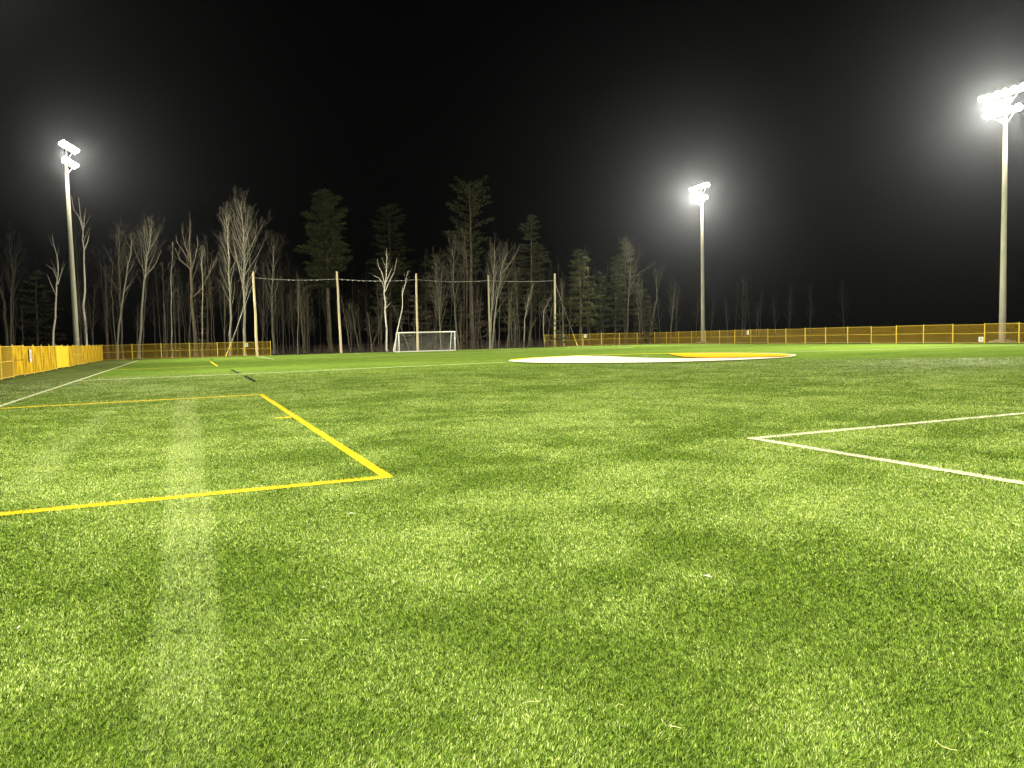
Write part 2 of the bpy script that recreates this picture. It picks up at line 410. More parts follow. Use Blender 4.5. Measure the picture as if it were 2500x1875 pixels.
# ------------------------------------------------------------------ floodlight masts
def mast_proto():
    r = empty('floodlight_mast', (0, 0, 0))
    b = MB(); b.box((0, 0, .09), (1.5, 1.5, .18)); b.box((0, 0, .24), (.9, .9, .12)); b.build('footing', M_BASE, r)
    b = MB(); b.tube([(0, 0, .30), (0, 0, 7), (0, 0, 14), (0, 0, 21.6)], [.30, .265, .225, .165], 10); b.build('pole', M_CONC, r, smooth=True)
    b = MB()
    b.tube([(0, 0, 2.4), (0, 0, 2.47)], .31, 12)
    b.build('band', M_STEEL, r)
    # head frame: two cross-arms along local x, V struts; lamps face local +y
    for z, w in ((21.2, 3.2), (22.9, 4.0)):
        b = MB(); b.box((0, .22, z), (w, .12, .12)); b.build('crossarm', M_STEEL, r)
    b = MB(); b.tube([(0, 0, 21.6), (0, .1, 23.1)], [.11, .08], 8)
    for s in (-1, 1): b.tube([(0, .05, 20.3), (s * .95, .2, 21.12)], .05, 6); b.tube([(0, .05, 21.7), (s * 1.2, .2, 22.8)], .04, 6)
    b.build('strut', M_STEEL, r)
    hs = MB(); ls = MB(); vs = MB(); n = 14
    tilt = math.radians(-32)
    R = Matrix.Rotation(tilt, 3, 'X')
    def prof(mb, rings, closed_back=True):
        base = len(mb.v)
        for yy, rad in rings:
            for k in range(n):
                w = 2 * math.pi * k / n; mb.v.append(tuple(R @ Vector((rad * math.cos(w), yy, rad * math.sin(w)))))
        for i in range(len(rings) - 1):
            for k in range(n):
                k2 = (k + 1) % n; mb.f.append((base + i * n + k, base + i * n + k2, base + (i + 1) * n + k2, base + (i + 1) * n + k)); mb.m.append(0)
        if closed_back: mb.f.append(tuple(base + k for k in range(n))); mb.m.append(0)
    prof(hs, [(-.30, .10), (-.22, .16), (-.02, .28), (.06, .30), (.09, .30)])
    for s in (-1, 1): hs.box((s * .32, -.02, -.12), (.02, .08, .34))
    hs.box((0, -.10, -.30), (.66, .08, .03))
    base = len(ls.v)
    for k in range(n): w = 2 * math.pi * k / n; ls.v.append(tuple(R @ Vector((.295 * math.cos(w), .093, .295 * math.sin(w)))))
    ls.v.append(tuple(R @ Vector((0, .16, 0))))
    for k in range(n): ls.f.append((base + k, base + (k + 1) % n, base + n)); ls.m.append(0)
    b0 = len(vs.v)
    for yy in (.09, .30):
        for k in range(8):
            w = math.pi * k / 7; vs.v.append(tuple(R @ Vector((.31 * math.cos(w), yy, .31 * math.sin(w)))))
    for k in range(7): vs.f.append((b0 + k, b0 + k + 1, b0 + 8 + k + 1, b0 + 8 + k)); vs.m.append(0)
    mh, ml, mv = hs.mesh('housing', M_HOUS), ls.mesh('lens', M_LENS), vs.mesh('visor', M_HOUS)
    for z, xs in ((21.2, (-1.45, -.75, 0, .75, 1.45)), (22.9, (-1.85, -1.1, -.37, .37, 1.1, 1.85))):
        for i, x in enumerate(xs):
            f = bpy.data.objects.new('flood_lamp', mh); C.objects.link(f); f.parent = r; f.location = (x, .40, z + .36)
            f.rotation_euler = (0, 0, (i - len(xs) / 2 + .5) * -.22)
            for nm, me in (('lens', ml), ('visor', mv)):
                q = bpy.data.objects.new(nm, me); C.objects.link(q); q.parent = f
    return r
proto = mast_proto()
MASTS = [  # u, v, label, lamp aims (field coords), power factor, height scale
    (70.33, 48.13, 'tall concrete floodlight mast at the right edge, lamps blazing above the yellow fence', [(34, 34), (42, 60)], 1, .985),
    (70.6, 93.6, 'distant concrete floodlight mast right of the net poles, rising behind the far right fence', [(40, 70), (32, 84)], 1, .985),
    (-11.0, 96.0, 'leaning-looking concrete floodlight mast on the left among birches behind the yellow fence', [(20, 66), (28, 82)], 1, 1.0),
    (-11.5, 46.0, 'floodlight mast beyond the left edge of the picture at the halfway line', [(22, 32), (24, 62)], 1, 1.0),
    (-11.5, -5.0, 'floodlight mast behind and to the left of the camera', [(6, 10), (16, 30)], 1, 1.0),
    (70.5, -3.0, 'floodlight mast behind and to the right of the camera', [(36, 8), (42, 30)], 1, 1.0)]
SPOT = 7.6e4
for i, (u, v, lab, aims, pf, hs_) in enumerate(MASTS):
    o = proto if i == 0 else copy_tree(proto)
    p = uv2w(u, v, -.02); tgt = uv2w(28, v - (10 if i == 2 else 0))
    d = tgt - p; o.location = p; o.rotation_euler = (0, 0, math.atan2(d.y, d.x) - math.pi / 2); o.scale = (1, 1, hs_)
    tag(o, lab, 'floodlight mast', 'floodlight masts around the field')
    for k, (au, av) in enumerate(aims):
        L = bpy.data.lights.new('flood_beam', 'SPOT'); L.energy = SPOT * pf; L.spot_size = math.radians(104); L.spot_blend = 1.0
        L.shadow_soft_size = .55; L.color = (1.0, .95, .76)
        lo = bpy.data.objects.new('flood_beam', L); C.objects.link(lo)
        dirv = (uv2w(au, av) - (p + Vector((0, 0, 22)))).normalized(); side = Vector((-dirv.y, dirv.x, 0)).normalized()
        lo.location = p + Vector((0, 0, 22.3 * hs_)) + dirv * .9 + side * (.6 if k else -.6)
        lo.rotation_euler = dirv.to_track_quat('-Z', 'Y').to_euler()

# ------------------------------------------------------------------ fences
FH, PW_ = 1.75, 3.05
def panel_meshes():
    L = PW_ - .05
    f = MB()
    for z in (.10, FH * .53, FH - .03): f.box((L / 2, 0, z), (L - .04, .030, .030))
    for x in (.012, L - .012): f.box((x, 0, (FH + .02) / 2 + .03), (.022, .030, FH - .05))
    frame = f.mesh('fence_panel', M_YFRAME)
    w = MB(); r = .0032
    nx = 58
    for k in range(1, nx):
        x = .045 + (L - .09) * k / nx
        w.tube([(x, 0, .11), (x, 0, FH - .04)], r, 3, False)
    for k in range(1, 20):
        z = .11 + (FH - .15) * k / 20
        w.tube([(.045, .004, z), (L - .045, .004, z)], .0042, 3, False)
    wire = w.mesh('wire_mesh', M_YWIRE)
    s = MB(); s.box((L / 2, .012, FH / 2 + .03), (L - .1, .006, FH - .16))
    sheet = s.mesh('cover_sheet', M_YSHEET); s2 = MB(); s2.box((L / 2, .012, FH / 2 + .03), (L - .1, .006, FH - .16)); tarp = s2.mesh('cover_sheet', M_YTARP)
    p = MB(); p.tube([(0, 0, 0), (0, 0, FH + .05)], .024, 6); p.tube([(0, 0, FH + .05), (0, 0, FH + .09)], [.024, .010], 6)
    post = p.mesh('post', M_YFRAME)
    ft = MB(); ft.box((0, 0, .03), (.12, .75, .05)); foot = ft.mesh('foot', M_YFRAME)
    return frame, wire, sheet, tarp, post, foot
FR, WI, SH, TA, PO, FO = panel_meshes()
def link(name, me, parent, loc=(0, 0, 0), rz=0.0):
    o = bpy.data.objects.new(name, me); C.objects.link(o); o.parent = parent; o.location = loc; o.rotation_euler = (0, 0, rz); return o
def fence(name, start, d, n, label, cover=None):
    """start (u,v); d unit direction in field frame"""
    rz = math.atan2(d[1], d[0]) + ANG
    r = empty(name, uv2w(*start), rz); tag(r, label, 'fence', 'yellow temporary fences around the pitch')
    for k in range(n + 1):
        link('post', PO, r, (k * PW_, 0, 0))
    for k in range(n):
        jz = rnd.uniform(-.028, .028)
        p = link('fence_panel', FR, r, (k * PW_ + .025, 0, jz), rnd.uniform(-.012, .012))
        link('wire_mesh', WI, p)
        if cover and k in cover:
            link('cover_sheet', TA if cover[k] == 't' else SH, p)
    return r
VE = 98.05
fence('yellow_fence', (-8.75, VE), (1, 0), 6, 'short yellow mesh fence at the left end of the pitch, ending by the first pole')
fence('yellow_fence', (65.05, VE), (-1, 0), 6, 'short yellow mesh fence right of the goal, starting by the last net pole')
fence('yellow_fence', (65.05, VE - .08), (0, -1), 24, 'long yellow mesh fence down the right side in front of two floodlight masts')
def along_side(u, px):
    lo, hi = 20., 97.
    s = 1 if u > 0 else -1
    for _ in range(50):
        m_ = (lo + hi) / 2; w_ = np.array(uv2w(u, m_)) - EYE; x = 1250 + FPX * (w_ @ RT) / (w_ @ FW)
        if (x > px) == (s > 0): lo = m_
        else: hi = m_
    return m_
kk = lambda px: (VE - along_side(-8.72, px)) / PW_
ka, kb, kc, kd, ke = (int(round(kk(x))) for x in (27, 141, 165, 175, 203))
cover = {k: 's' for k in range(0, ka) if not (ke <= k < kd)}
for k in range(kc, kb): cover[k] = 't'
print('cover', ka, kb, kc, kd, ke)
fence('yellow_fence', (-8.72, VE - .08), (0, -1), 24, 'golden yellow covered fence down the left side, stained, with one bright panel', cover)

# signs on the fences
def sign(px, py, uvpos, rz, w, h, label, ink=0):
    p = uv2w(*uvpos); 
    r = empty('fence_sign', (p.x, p.y, py), rz); tag(r, label, 'sign', 'white signs on the fences')
    b = MB(); b.box((0, 0, 0), (w, .012, h)); b.build('board', M_SIGN, r)
    b = MB()
    for k in range(3):
        b.box((-.02 + .03 * (k % 2), -.008, h * (.18 - .16 * k)), (w * (.34 if k != 1 else .22), .004, h * .09))
        b.box((w * .08 * (k - 1), -.009, h * (.10 - .14 * k)), (w * .09, .004, h * .16))
    b.build('mark', M_INK, r)
    return r
def along_end(px):   # u on the end line for an x pixel
    lo, hi = -20., 80.
    for _ in range(50):
        m_ = (lo + hi) / 2; w_ = np.array(uv2w(m_, VE)) - EYE
        (lo, hi) = (m_, hi) if 1250 + FPX * (w_ @ RT) / (w_ @ FW) < px else (lo, m_)
    return m_
sign(0, 1.38, (along_end(603), VE - .05), ANG, .36, .42, 'white square sign on the last panels of the fence left of the goal')
sign(0, 1.45, (along_end(1429), VE - .05), ANG, .40, .48, 'white square sign on the fence between the last net pole and the far mast')
def along_side(u, px):
    lo, hi = 20., 97.
    s = 1 if u > 0 else -1
    for _ in range(50):
        m_ = (lo + hi) / 2; w_ = np.array(uv2w(u, m_)) - EYE; x = 1250 + FPX * (w_ @ RT) / (w_ @ FW)
        if (x > px) == (s > 0): lo = m_
        else: hi = m_
    return m_
sign(0, 1.42, (65.0, along_side(65, 1826)), ANG - math.pi / 2, .36, .5, 'small white sign high on the long right fence, right of the far mast')
sign(0, .38, (65.0, along_side(65, 2395)), ANG - math.pi / 2, .46, .44, 'white sign with dark lettering low on the right fence beside the near mast')
sign(0, 1.15, (-8.6, along_side(-8.6, 78)), ANG + math.pi / 2, .55, .75, 'tall narrow-looking white sign on the yellow fence at far left')

# ------------------------------------------------------------------ net poles, cable, guys
VP = 104.3
tops = []; k = 0
poles = [((628, 866), (618, 663), 'behind the end of the left fence'), ((833, 862), (822, 663), 'second from left, between fence end and goal'),
         ((1020, 856), (1016, 668), 'standing directly behind the goal'), ((1197, 850), (1192, 672), 'just right of the goal'),
         ((1355, 848), (1354, 668), 'last on the right, beside the right fence end')]
for (bx, by), (tx, ty), where in poles:
    v = VP + {0: -2.5, 1: 0, 2: 0, 3: 0, 4: -1}[k]; k += 1
    b_ = at_v(bx, by, v); t_ = at_v(tx, ty, v); b_.z = -.05
    mb = MB(); pts = [b_.lerp(t_, s) - b_ for s in (0, .25, .5, .75, 1)]
    for q in (1, 2, 3): pts[q] += Vector((rnd.uniform(-.03, .03), 0, 0))
    o = mb; mb.tube(pts, [.175, .162, .15, .137, .12], 10)
    o = mb.build('net_pole', M_WOOD, smooth=False); o.location = b_
    tag(o, 'pale round timber net pole ' + where, 'pole', 'timber poles of the ball net')
    tops.append((b_, t_))
cab = empty('net_cable', tops[0][1]); tag(cab, 'thin sagging cable with small white ties strung across the five timber poles', 'cable')
org = tops[0][1].copy(); cp = [at_v(620, 678, VP - 2.5), at_v(822, 681, VP), at_v(1016, 682.5, VP), at_v(1192, 685, VP), at_v(1354, 685, VP - 1)]
for i in range(4):
    a, b = cp[i], cp[i + 1]; mb = MB(); sag = (.22, .24, .22, .15)[i]
    P = lambda s: a.lerp(b, s) - Vector((0, 0, sag * 4 * s * (1 - s)))
    mb.tube([P(s / 16) - org for s in range(17)], .022, 4); mb.build('span', M_CABLE, cab)
    for q in range(13):
        if rnd.random() < (.75 if i < 2 else .3):
            s = .06 + .068 * q + rnd.uniform(-.012, .012); c = P(s) - org; mb = MB(); mb.box(c + Vector((0, 0, -.04)), (rnd.uniform(.06, .16), .04, rnd.uniform(.05, .09))); mb.build('tie', M_WHITE, cab)
def guy(top, bot, label, frac):
    r = empty('guy_wire', bot); tag(r, label, 'guy wire', 'guy wires of the net poles')
    mb = MB(); mb.tube([top - bot, Vector((0, 0, 0))], .016, 4); mb.build('wire', M_CABLE, r)
    mb = MB(); a = (top - bot) * frac; mb.tube([a, a * .5, Vector((0, 0, 0))], .055, 6); mb.build('guard', M_GUARD, r)
t = at_v(619, 690, VP - 2.5); u_, v_ = ground(552, 871); bt = at_v(551, 868, VE - .25); bt.z = .02
guy(t, bt, 'guy wire with yellow guard slanting left from the first net pole through the left fence', .19)
t = at_v(1355, 690, VP - 1); bt = at_v(1410, 846, VE - .25); bt.z = .02
guy(t, bt, 'guy wire with yellow guard slanting right from the last net pole', .19)

# ------------------------------------------------------------------ goal
GW, GH = 7.32, 2.44
gl = empty('soccer_goal', uv2w(27.95 - GW / 2 + .1, VG + .1), ANG); tag(gl, 'white full size soccer goal standing in front of the middle net pole', 'goal')
for x in (0, GW):
    b = MB(); b.tube([(x, 0, 0), (x, 0, GH)], .062, 10); b.build('post', M_WHITE, gl, True)
b = MB(); b.tube([(-.06, 0, GH), (GW + .06, 0, GH)], .062, 10); b.build('crossbar', M_WHITE, gl, True)
for x in (0, GW):
    b = MB(); b.tube([(x, 0, GH), (x, 1.25, GH - .02), (x, 1.30, GH - .1), (x, 2.15, .05)], .036, 8); b.tube([(x, .05, .045), (x, 2.2, .045)], .04, 8)
    b.build('side_frame', M_WHITE, gl)
b = MB(); b.tube([(0, 2.2, .05), (GW, 2.2, .05)], .04, 8); b.build('back_bar', M_WHITE, gl)
b = MB(); b.tube([(0, .02, .03), (GW, .02, .03)], .03, 6); b.build('ground_bar', M_WHITE, gl)
b = MB(); r_ = .0035; prof = lambda s: Vector((0, 1.25 + .9 * s, GH - .1 - (GH - .15) * s)) + Vector((0, -.25 * math.sin(math.pi * s), 0))
nx = 60
for i in range(nx + 1):
    x = GW * i / nx; b.tube([Vector((x, .05, GH - .03)), Vector((x, .6, GH - .12)), Vector((x, 1.25, GH - .1))] + [Vector((x, 0, 0)) + prof(s / 5) for s in range(6)], r_, 3, False)
for j in range(20): p = prof(j / 19); b.tube([(0, p.y, p.z), (GW, p.y, p.z)], r_, 3, False)
for j in range(1, 9): b.tube([(0, 1.25 * j / 9, GH - .06), (GW, 1.25 * j / 9, GH - .06)], r_, 3, False)
for x in (.0, GW):
    for j in range(19):
        z = .1 + (GH - .2) * j / 19; yb = 2.15 - .9 * z / GH; b.tube([(x, .05, z), (x, yb, z)], r_, 3, False)
    for j in range(1, 16):
        y = 2.15 * j / 16; zt = GH - .05 if y < 1.25 else GH * (2.2 - y) / .95
        b.tube([(x, y, .05), (x, y, max(zt, .1))], r_, 3, False)
b.build('net', M_NET, gl)

# ------------------------------------------------------------------ trees
def branch(mb, p, d, length, r, lvl, maxl, g, up=.25, nchild=5, spread=.6, fork=None):
    """one limb as a bent tube; its children grow from it. lvl>=split goes to the finer mesh"""
    n = 5 if lvl < 2 else 3
    pts = [p.copy()]; rad = [r]; cur = p.copy(); dd = d.normalized()
    for i in range(n):
        w = .16 if lvl else .05
        dd = (dd + Vector((g.uniform(-w, w), g.uniform(-w, w), g.uniform(-w * .5, w * .5) + up * .22))).normalized()
        cur = cur + dd * (length / n); pts.append(cur.copy()); rad.append(max(r * (1 - .85 * (i + 1) / n), .0045))
    (mb[0] if lvl <= 1 else mb[1]).tube(pts, rad, 5 if lvl <= 1 else 3, False)
    if lvl >= maxl: return
    for c in range(nchild):
        s = g.uniform(.22, .98); i = min(int(s * n), n - 1); q = pts[i].lerp(pts[i + 1], s * n - i)
        t = (pts[i + 1] - pts[i]).normalized(); a = t.cross(Vector((g.uniform(-1, 1), g.uniform(-1, 1), g.uniform(-.4, .4)))).normalized()
        nd = (t * (1 - spread * .35) + a * spread * g.uniform(.6, 1.15)).normalized()
        branch(mb, q, nd, length * g.uniform(.38, .62) * (1.1 - .5 * s), r * (1 - .8 * s) * .42 + .0015, lvl + 1, maxl, g, up, max(2, nchild - 1), spread)
def bare_tree(name, path, r0, seed, bark_m, twig_m=None, crown=.45, nb=16, blen=.24, label='', cat='tree', group=None, up=.55, spread=.5, maxl=3, droop=0, limbs=None, nchild=5):
    """path: world points root to tip"""
    g = random.Random(seed); base = path[0].copy(); base.z = -.06
    P = [Vector(p) - base for p in path]; Ht = P[-1].z
    # resample
    def pos(s):
        s = max(0, min(.9999, s)) * (len(P) - 1); i = int(s); return P[i].lerp(P[i + 1], s - i)
    N = 12; mb = [MB(), MB()]
    pts = []; 
    for i in range(N + 1):
        q = pos(i / N)
        if 0 < i < N: q = q + Vector((g.uniform(-1, 1), g.uniform(-1, 1), 0)) * .012 * Ht / 2
        pts.append(q)
    rad = [max(r0 * (1 - .86 * (i / N) ** .9), .018) for i in range(N + 1)]; rad[0] *= 1.25
    mb[0].tube(pts, rad, 8, False)
    for k in range(nb):
        s = crown + (1 - crown) * ((k + g.random() * .8) / nb); q = pos(s) ; t = (pos(s + .05) - pos(s - .05)).normalized()
        az = k * 2.4 + g.uniform(-.6, .6); a = Vector((math.cos(az), math.sin(az), 0))
        nd = (t * g.uniform(.8, 1.3) + a * spread * g.uniform(.7, 1.3)).normalized()
        ln = Ht * blen * 1.25 * (1.15 - .75 * (s - crown) / (1 - crown)) * g.uniform(.7, 1.15)
        branch(mb, q, nd, ln, r0 * (1 - .8 * s) * .32 + .004, 1, maxl, g, up - droop, nchild, .62)
    if limbs:
        for lp in limbs:
            Q = [Vector(x) - base for x in lp]; rr = r0 * .36
            mb[0].tube(Q, [rr * (1 - .75 * i / (len(Q) - 1)) for i in range(len(Q))], 5, False)
            for j in range(1, len(Q)):
                for _ in range(3):
                    t = (Q[j] - Q[j - 1]).normalized(); q = Q[j - 1].lerp(Q[j], g.random())
                    branch(mb, q, (t + Vector((g.uniform(-.6, .6), g.uniform(-.6, .6), .2))), (Q[j] - Q[j - 1]).length * .8, rr * .35, 2, maxl, g, up, 3, .6)
    r = empty(name, base); tag(r, label, cat, group)
    mb[0].build('trunk', bark_m, r, True)
    if mb[1].v: mb[1].build('crown', twig_m or M_TWIG, r)
    return r
def px_path(pts, Y): return [at_y(x, y, Y) for x, y in pts]
def extend_down(pts, Y):
    """add the root, straight below the lowest seen point on the ground"""
    a = at_y(*pts[0], Y); b = a.copy(); b.z = 0.0
    if len(pts) > 1:
        c = at_y(*pts[1], Y); k = a.z / max(c.z - a.z, .5); b.x = a.x - (c.x - a.x) * min(k, .6) * .6
    return [b] + [at_y(x, y, Y) for x, y in pts]
GT = 'bare trees at the edge of the wood'
def T(pts, Y, r0, seed, m, label, limbs=None, **k):
    lp = None
    if limbs: lp = [px_path(l, Y) for l in limbs]
    path = extend_down(pts, Y)
    return bare_tree(k.pop('name', 'bare_tree'), path, r0, seed, m, label=label, group=GT, limbs=lp, **k)

# hand-placed trees, left to right (photo points of the trunk, distance)
T([(17, 842), (10, 740), (-4, 690), (-14, 640)], 90, .26, 1, M_GREY, 'thick grey bare trunk leaning out at the far left edge behind the fence', crown=.5, nb=8)
T([(25, 842), (27, 740), (30, 660), (24, 575)], 92, .2, 2, M_GREY, 'forked dull grey tree second from the left edge', crown=.5, nb=14)
T([(34, 842), (31, 760), (33, 690), (42, 620)], 93, .14, 3, M_BROWN, 'slim brown tree beside the forked tree at far left', crown=.5, nb=12)
T([(131, 842), (133, 776), (138, 718), (142, 672), (139, 625), (127, 577)], 93, .15, 4, M_BIRCH, 'slender crooked birch left of the left floodlight mast', name='birch_tree', crown=.55, nb=6, blen=.14, maxl=2,
  limbs=[[(141, 695), (150, 665), (155, 640)], [(139, 680), (130, 658), (112, 646)], [(136, 720), (124, 692), (116, 672)]])
T([(209, 842), (205, 747), (206, 675), (205, 608), (203, 562), (206, 527)], 97, .19, 5, M_BIRCH, 'tall pale birch immediately right of the left floodlight mast', name='birch_tree', crown=.7, nb=7, blen=.12, maxl=2,
  limbs=[[(202, 560), (193, 530), (180, 512), (174, 478)], [(202, 560), (196, 525), (192, 482)], [(206, 610), (214, 590), (219, 565)]])
T([(262, 842), (260, 740), (256, 660)], 101, .24, 6, M_BROWN, 'dim thick brown trunk standing right of the tall birch by the mast', crown=.5, nb=9)
T([(283, 842), (277, 760), (272, 690), (276, 640)], 99, .12, 7, M_GREY, 'thin grey tree left of the leaning twin-stem birch', crown=.5, nb=8)
T([(288, 842), (296, 752), (302, 718), (311, 668), (319, 620), (322, 585)], 95, .14, 8, M_PALE, 'pale leaning stem crossing its neighbour behind the left end fence', crown=.5, nb=10, blen=.16,
  limbs=[[(302, 714), (312, 700), (322, 694)]])
T([(299, 842), (294, 730), (291, 640), (290, 560)], 97, .14, 9, M_GREY, 'upright grey tree with fan of twigs above the left end fence corner', crown=.45, nb=22, blen=.22)
T([(340, 845), (346, 761), (352, 690), (357, 640), (365, 600), (369, 560)], 96, .19, 10, M_PALE, 'pale tree with broad brushy fan crown above the left end fence', crown=.5, nb=26, blen=.22, up=.8,
  limbs=[[(353, 676), (372, 655), (382, 640), (394, 612)]])
T([(349, 845), (354, 740), (358, 660)], 100, .13, 11, M_GREY, 'thin grey trunk close behind the fan-crowned pale tree', crown=.5, nb=8)
T([(405, 840), (400, 720), (397, 640)], 99, .11, 12, M_GREY, 'thin straight grey tree above the second end-fence post', crown=.55, nb=8, blen=.12)
T([(420, 840), (418, 718), (421, 590)], 96, .13, 13, M_PALE, 'tall thin pale pole-like tree above the third end-fence panel', crown=.6, nb=9, blen=.10)
T([(428, 840), (424, 740), (423, 670)], 102, .09, 14, M_GREY, 'very thin sapling right beside the pole-like pale tree', crown=.55, nb=6, blen=.12)
T([(438, 840), (437, 770), (434, 710)], 104, .12, 15, M_GREY, 'short grey sapling left of the storm-broken tree', crown=.45, nb=8)
T([(462, 840), (466, 750), (468, 690)], 100, .10, 16, M_GREY, 'slim grey stem touching the storm-broken tree on its left', crown=.6, nb=6)
T([(476, 838), (470, 745), (466, 660), (463, 600), (464, 535)], 96, .30, 17, M_BROWN, 'big storm-broken tree with stubby bare limbs behind the left end fence', crown=.5, nb=10, blen=.14, maxl=2,
  limbs=[[(464, 640), (445, 610), (430, 588)], [(464, 655), (440, 635), (428, 606)], [(464, 630), (452, 600), (444, 560)], [(468, 660), (478, 625), (484, 595)], [(472, 725), (492, 705), (520, 650), (530, 632)]])
T([(494, 838), (495, 720), (492, 645), (494, 608)], 95, .11, 18, M_PALE, 'thin pale stem just right of the storm-broken tree', crown=.6, nb=8, blen=.12)
T([(549, 836), (549, 730), (545, 680)], 100, .14, 19, M_GREY, 'grey stem left of the tall pair of crowned pale trees', crown=.4, nb=12)
T([(561, 836), (563, 750), (560, 660), (556, 570), (552, 530)], 96, .17, 20, M_PALE, 'left one of two tall pale crowned trees beside the first net pole', crown=.38, nb=26, blen=.19, up=.6)
T([(597, 834), (596, 720), (598, 640), (594, 585), (587, 505)], 97, .23, 21, M_PALE, 'tallest pale tree with wide feathery crown just left of first net pole', crown=.38, nb=38, blen=.26, up=.75, spread=.6)
T([(567, 836), (590, 760), (606, 700), (624, 660)], 96, .08, 22, M_PALE, 'thin stem leaning right toward the first net pole', crown=.6, nb=6, blen=.14)
T([(580, 836), (584, 740), (592, 690)], 102, .09, 23, M_GREY, 'thin dim stem between the tall feathery tree and its left neighbour', crown=.5, nb=8)
T([(641, 850), (642, 760), (643, 640)], 108, .13, 24, M_GREY, 'grey tree directly right of the first net pole', crown=.4, nb=22, blen=.26)
T([(667, 850), (664, 740), (666, 640), (668, 600)], 107, .15, 25, M_PALE, 'pale tree with upswept twigs right of the left fence end', crown=.4, nb=24, blen=.24)
T([(677, 850), (676, 780), (674, 720)], 110, .10, 26, M_GREY, 'short dim sapling right of the upswept pale tree', crown=.4, nb=8)
T([(691, 850), (691, 760), (688, 690)], 109, .10, 27, M_GREY, 'slim grey tree midway between first and second net poles', crown=.5, nb=12)
T([(718, 850), (712, 770), (706, 720)], 110, .11, 28, M_GREY, 'grey tree leaning left, between the first two net poles', crown=.45, nb=12)
T([(727, 850), (728, 760), (729, 680)], 106, .10, 29, M_PALE, 'very straight thin pale tree left of the big pine trunk', crown=.6, nb=8, blen=.12)
for i, (a, b) in enumerate(((741, 730), (745, 742), (750, 751))):
    T([(a, 850), ((a + b) / 2, 770), (b, 690 + 12 * i)], 108 + i, .13, 30 + i, M_BROWN, ('left', 'middle', 'right')[i] + ' stem of a tight brown clump left of the big pine trunk', crown=.35, nb=16, blen=.26)
T([(855, 856), (845, 790), (834, 730)], 106, .11, 34, M_GREY, 'crooked stem leaning left behind the second net pole', crown=.5, nb=8)
T([(858, 856), (856, 800), (852, 740)], 108, .10, 35, M_GREY, 'thin upright stem right of the second net pole', crown=.4, nb=14, blen=.3)
T([(878, 856), (866, 800), (857, 745)], 107, .16, 36, M_GREY, 'thicker grey trunk tilting left, right of second net pole', crown=.5, nb=14, blen=.3)
T([(908, 855), (902, 800), (898, 765)], 107, .08, 37, M_PALE, 'small thin pale sapling left of the bright forked birch', crown=.45, nb=10)
T([(925, 855), (924, 790), (922, 690)], 109, .09, 38, M_GREY, 'left stem of three thin ones beside the bright forked birch', crown=.5, nb=10, blen=.18)
T([(932, 855), (927, 790), (932, 720)], 109, .08, 39, M_GREY, 'right stem of the thin stems touching the bright birch', crown=.5, nb=10, blen=.18)
T([(945, 853), (941, 759), (939, 718), (941, 690), (943, 650), (944, 612)], 106, .15, 40, M_BIRCH, 'bright white forked birch left of the goal', name='birch_tree', crown=.75, nb=6, blen=.09, maxl=2,
  limbs=[[(940, 712), (934, 690), (924, 678), (910, 672)], [(940, 695), (932, 665), (924, 650), (921, 632)], [(941, 710), (950, 688), (962, 665), (969, 632)], [(942, 752), (948, 745), (955, 738)], [(942, 690), (951, 668), (957, 655)], [(941, 725), (944, 730), (946, 726)]])
T([(962, 853), (971, 802), (981, 755), (983, 718), (990, 690), (996, 662)], 105, .10, 41, M_BIRCH, 'bright white birch leaning right over the goal', name='birch_tree', crown=.8, nb=4, blen=.08, maxl=2, limbs=[[(983, 722), (982, 706), (986, 698)]])
T([(998, 853), (982, 806), (970, 775), (960, 750)], 107, .10, 42, M_GREY, 'grey stem leaning left behind the goal mouth', crown=.5, nb=8)
T([(1076, 852), (1075, 790), (1072, 748), (1066, 700), (1062, 640)], 107, .15, 43, M_GREY, 'forked grey tree rising behind the right half of the goal', crown=.35, nb=24, blen=.30, limbs=[[(1073, 765), (1077, 710), (1078, 670), (1084, 630)]])
T([(1120, 850), (1112, 765), (1106, 700), (1108, 640), (1104, 600)], 109, .17, 44, M_GREY, 'grey tree with tangled crown right behind the right goalpost', crown=.4, nb=22, blen=.26)
T([(1126, 850), (1125, 790), (1128, 740)], 108, .10, 45, M_BROWN, 'short brown stem right of the goalpost', crown=.35, nb=14, blen=.34)
T([(1140, 850), (1141, 700), (1136, 620), (1133, 570)], 114, .16, 46, M_BROWN, 'dim brown trunk left of the gnarled old pine', crown=.6, nb=10, blen=.16)
T([(1198, 850), (1201, 760), (1205, 690), (1207, 600)], 109, .17, 47, M_PALE, 'left stem of the two-stemmed spreading tree behind the fourth net pole', crown=.5, nb=24, blen=.24)
T([(1201, 850), (1208, 760), (1220, 700), (1223, 660), (1238, 618)], 109.6, .17, 48, M_PALE, 'right stem of the two-stemmed spreading tree behind the fourth net pole', crown=.5, nb=20, blen=.26, limbs=[[(1221, 672), (1240, 650), (1254, 630), (1268, 600)], [(1206, 780), (1220, 750), (1232, 730)]])
T([(1239, 850), (1244, 770), (1249, 715)], 108, .12, 49, M_GREY, 'slim grey tree right of the fourth net pole', crown=.5, nb=12)
T([(1251, 850), (1248, 790), (1247, 750)], 110, .09, 50, M_GREY, 'short sapling second right of the fourth net pole', crown=.4, nb=8)
T([(1257, 850), (1258, 800), (1254, 760)], 108, .12, 51, M_BROWN, 'short brown stump-like stem between the last two net poles', crown=.4, nb=12, blen=.35)
T([(1278, 850), (1281, 780), (1289, 740), (1302, 695)], 108, .12, 52, M_PALE, 'curved pale stem bending right, left of the last net pole', crown=.5, nb=14, blen=.2)
T([(1288, 850), (1296, 805), (1308, 780)], 107, .10, 53, M_GREY, 'low grey stem leaning right near the last net pole', crown=.4, nb=10)
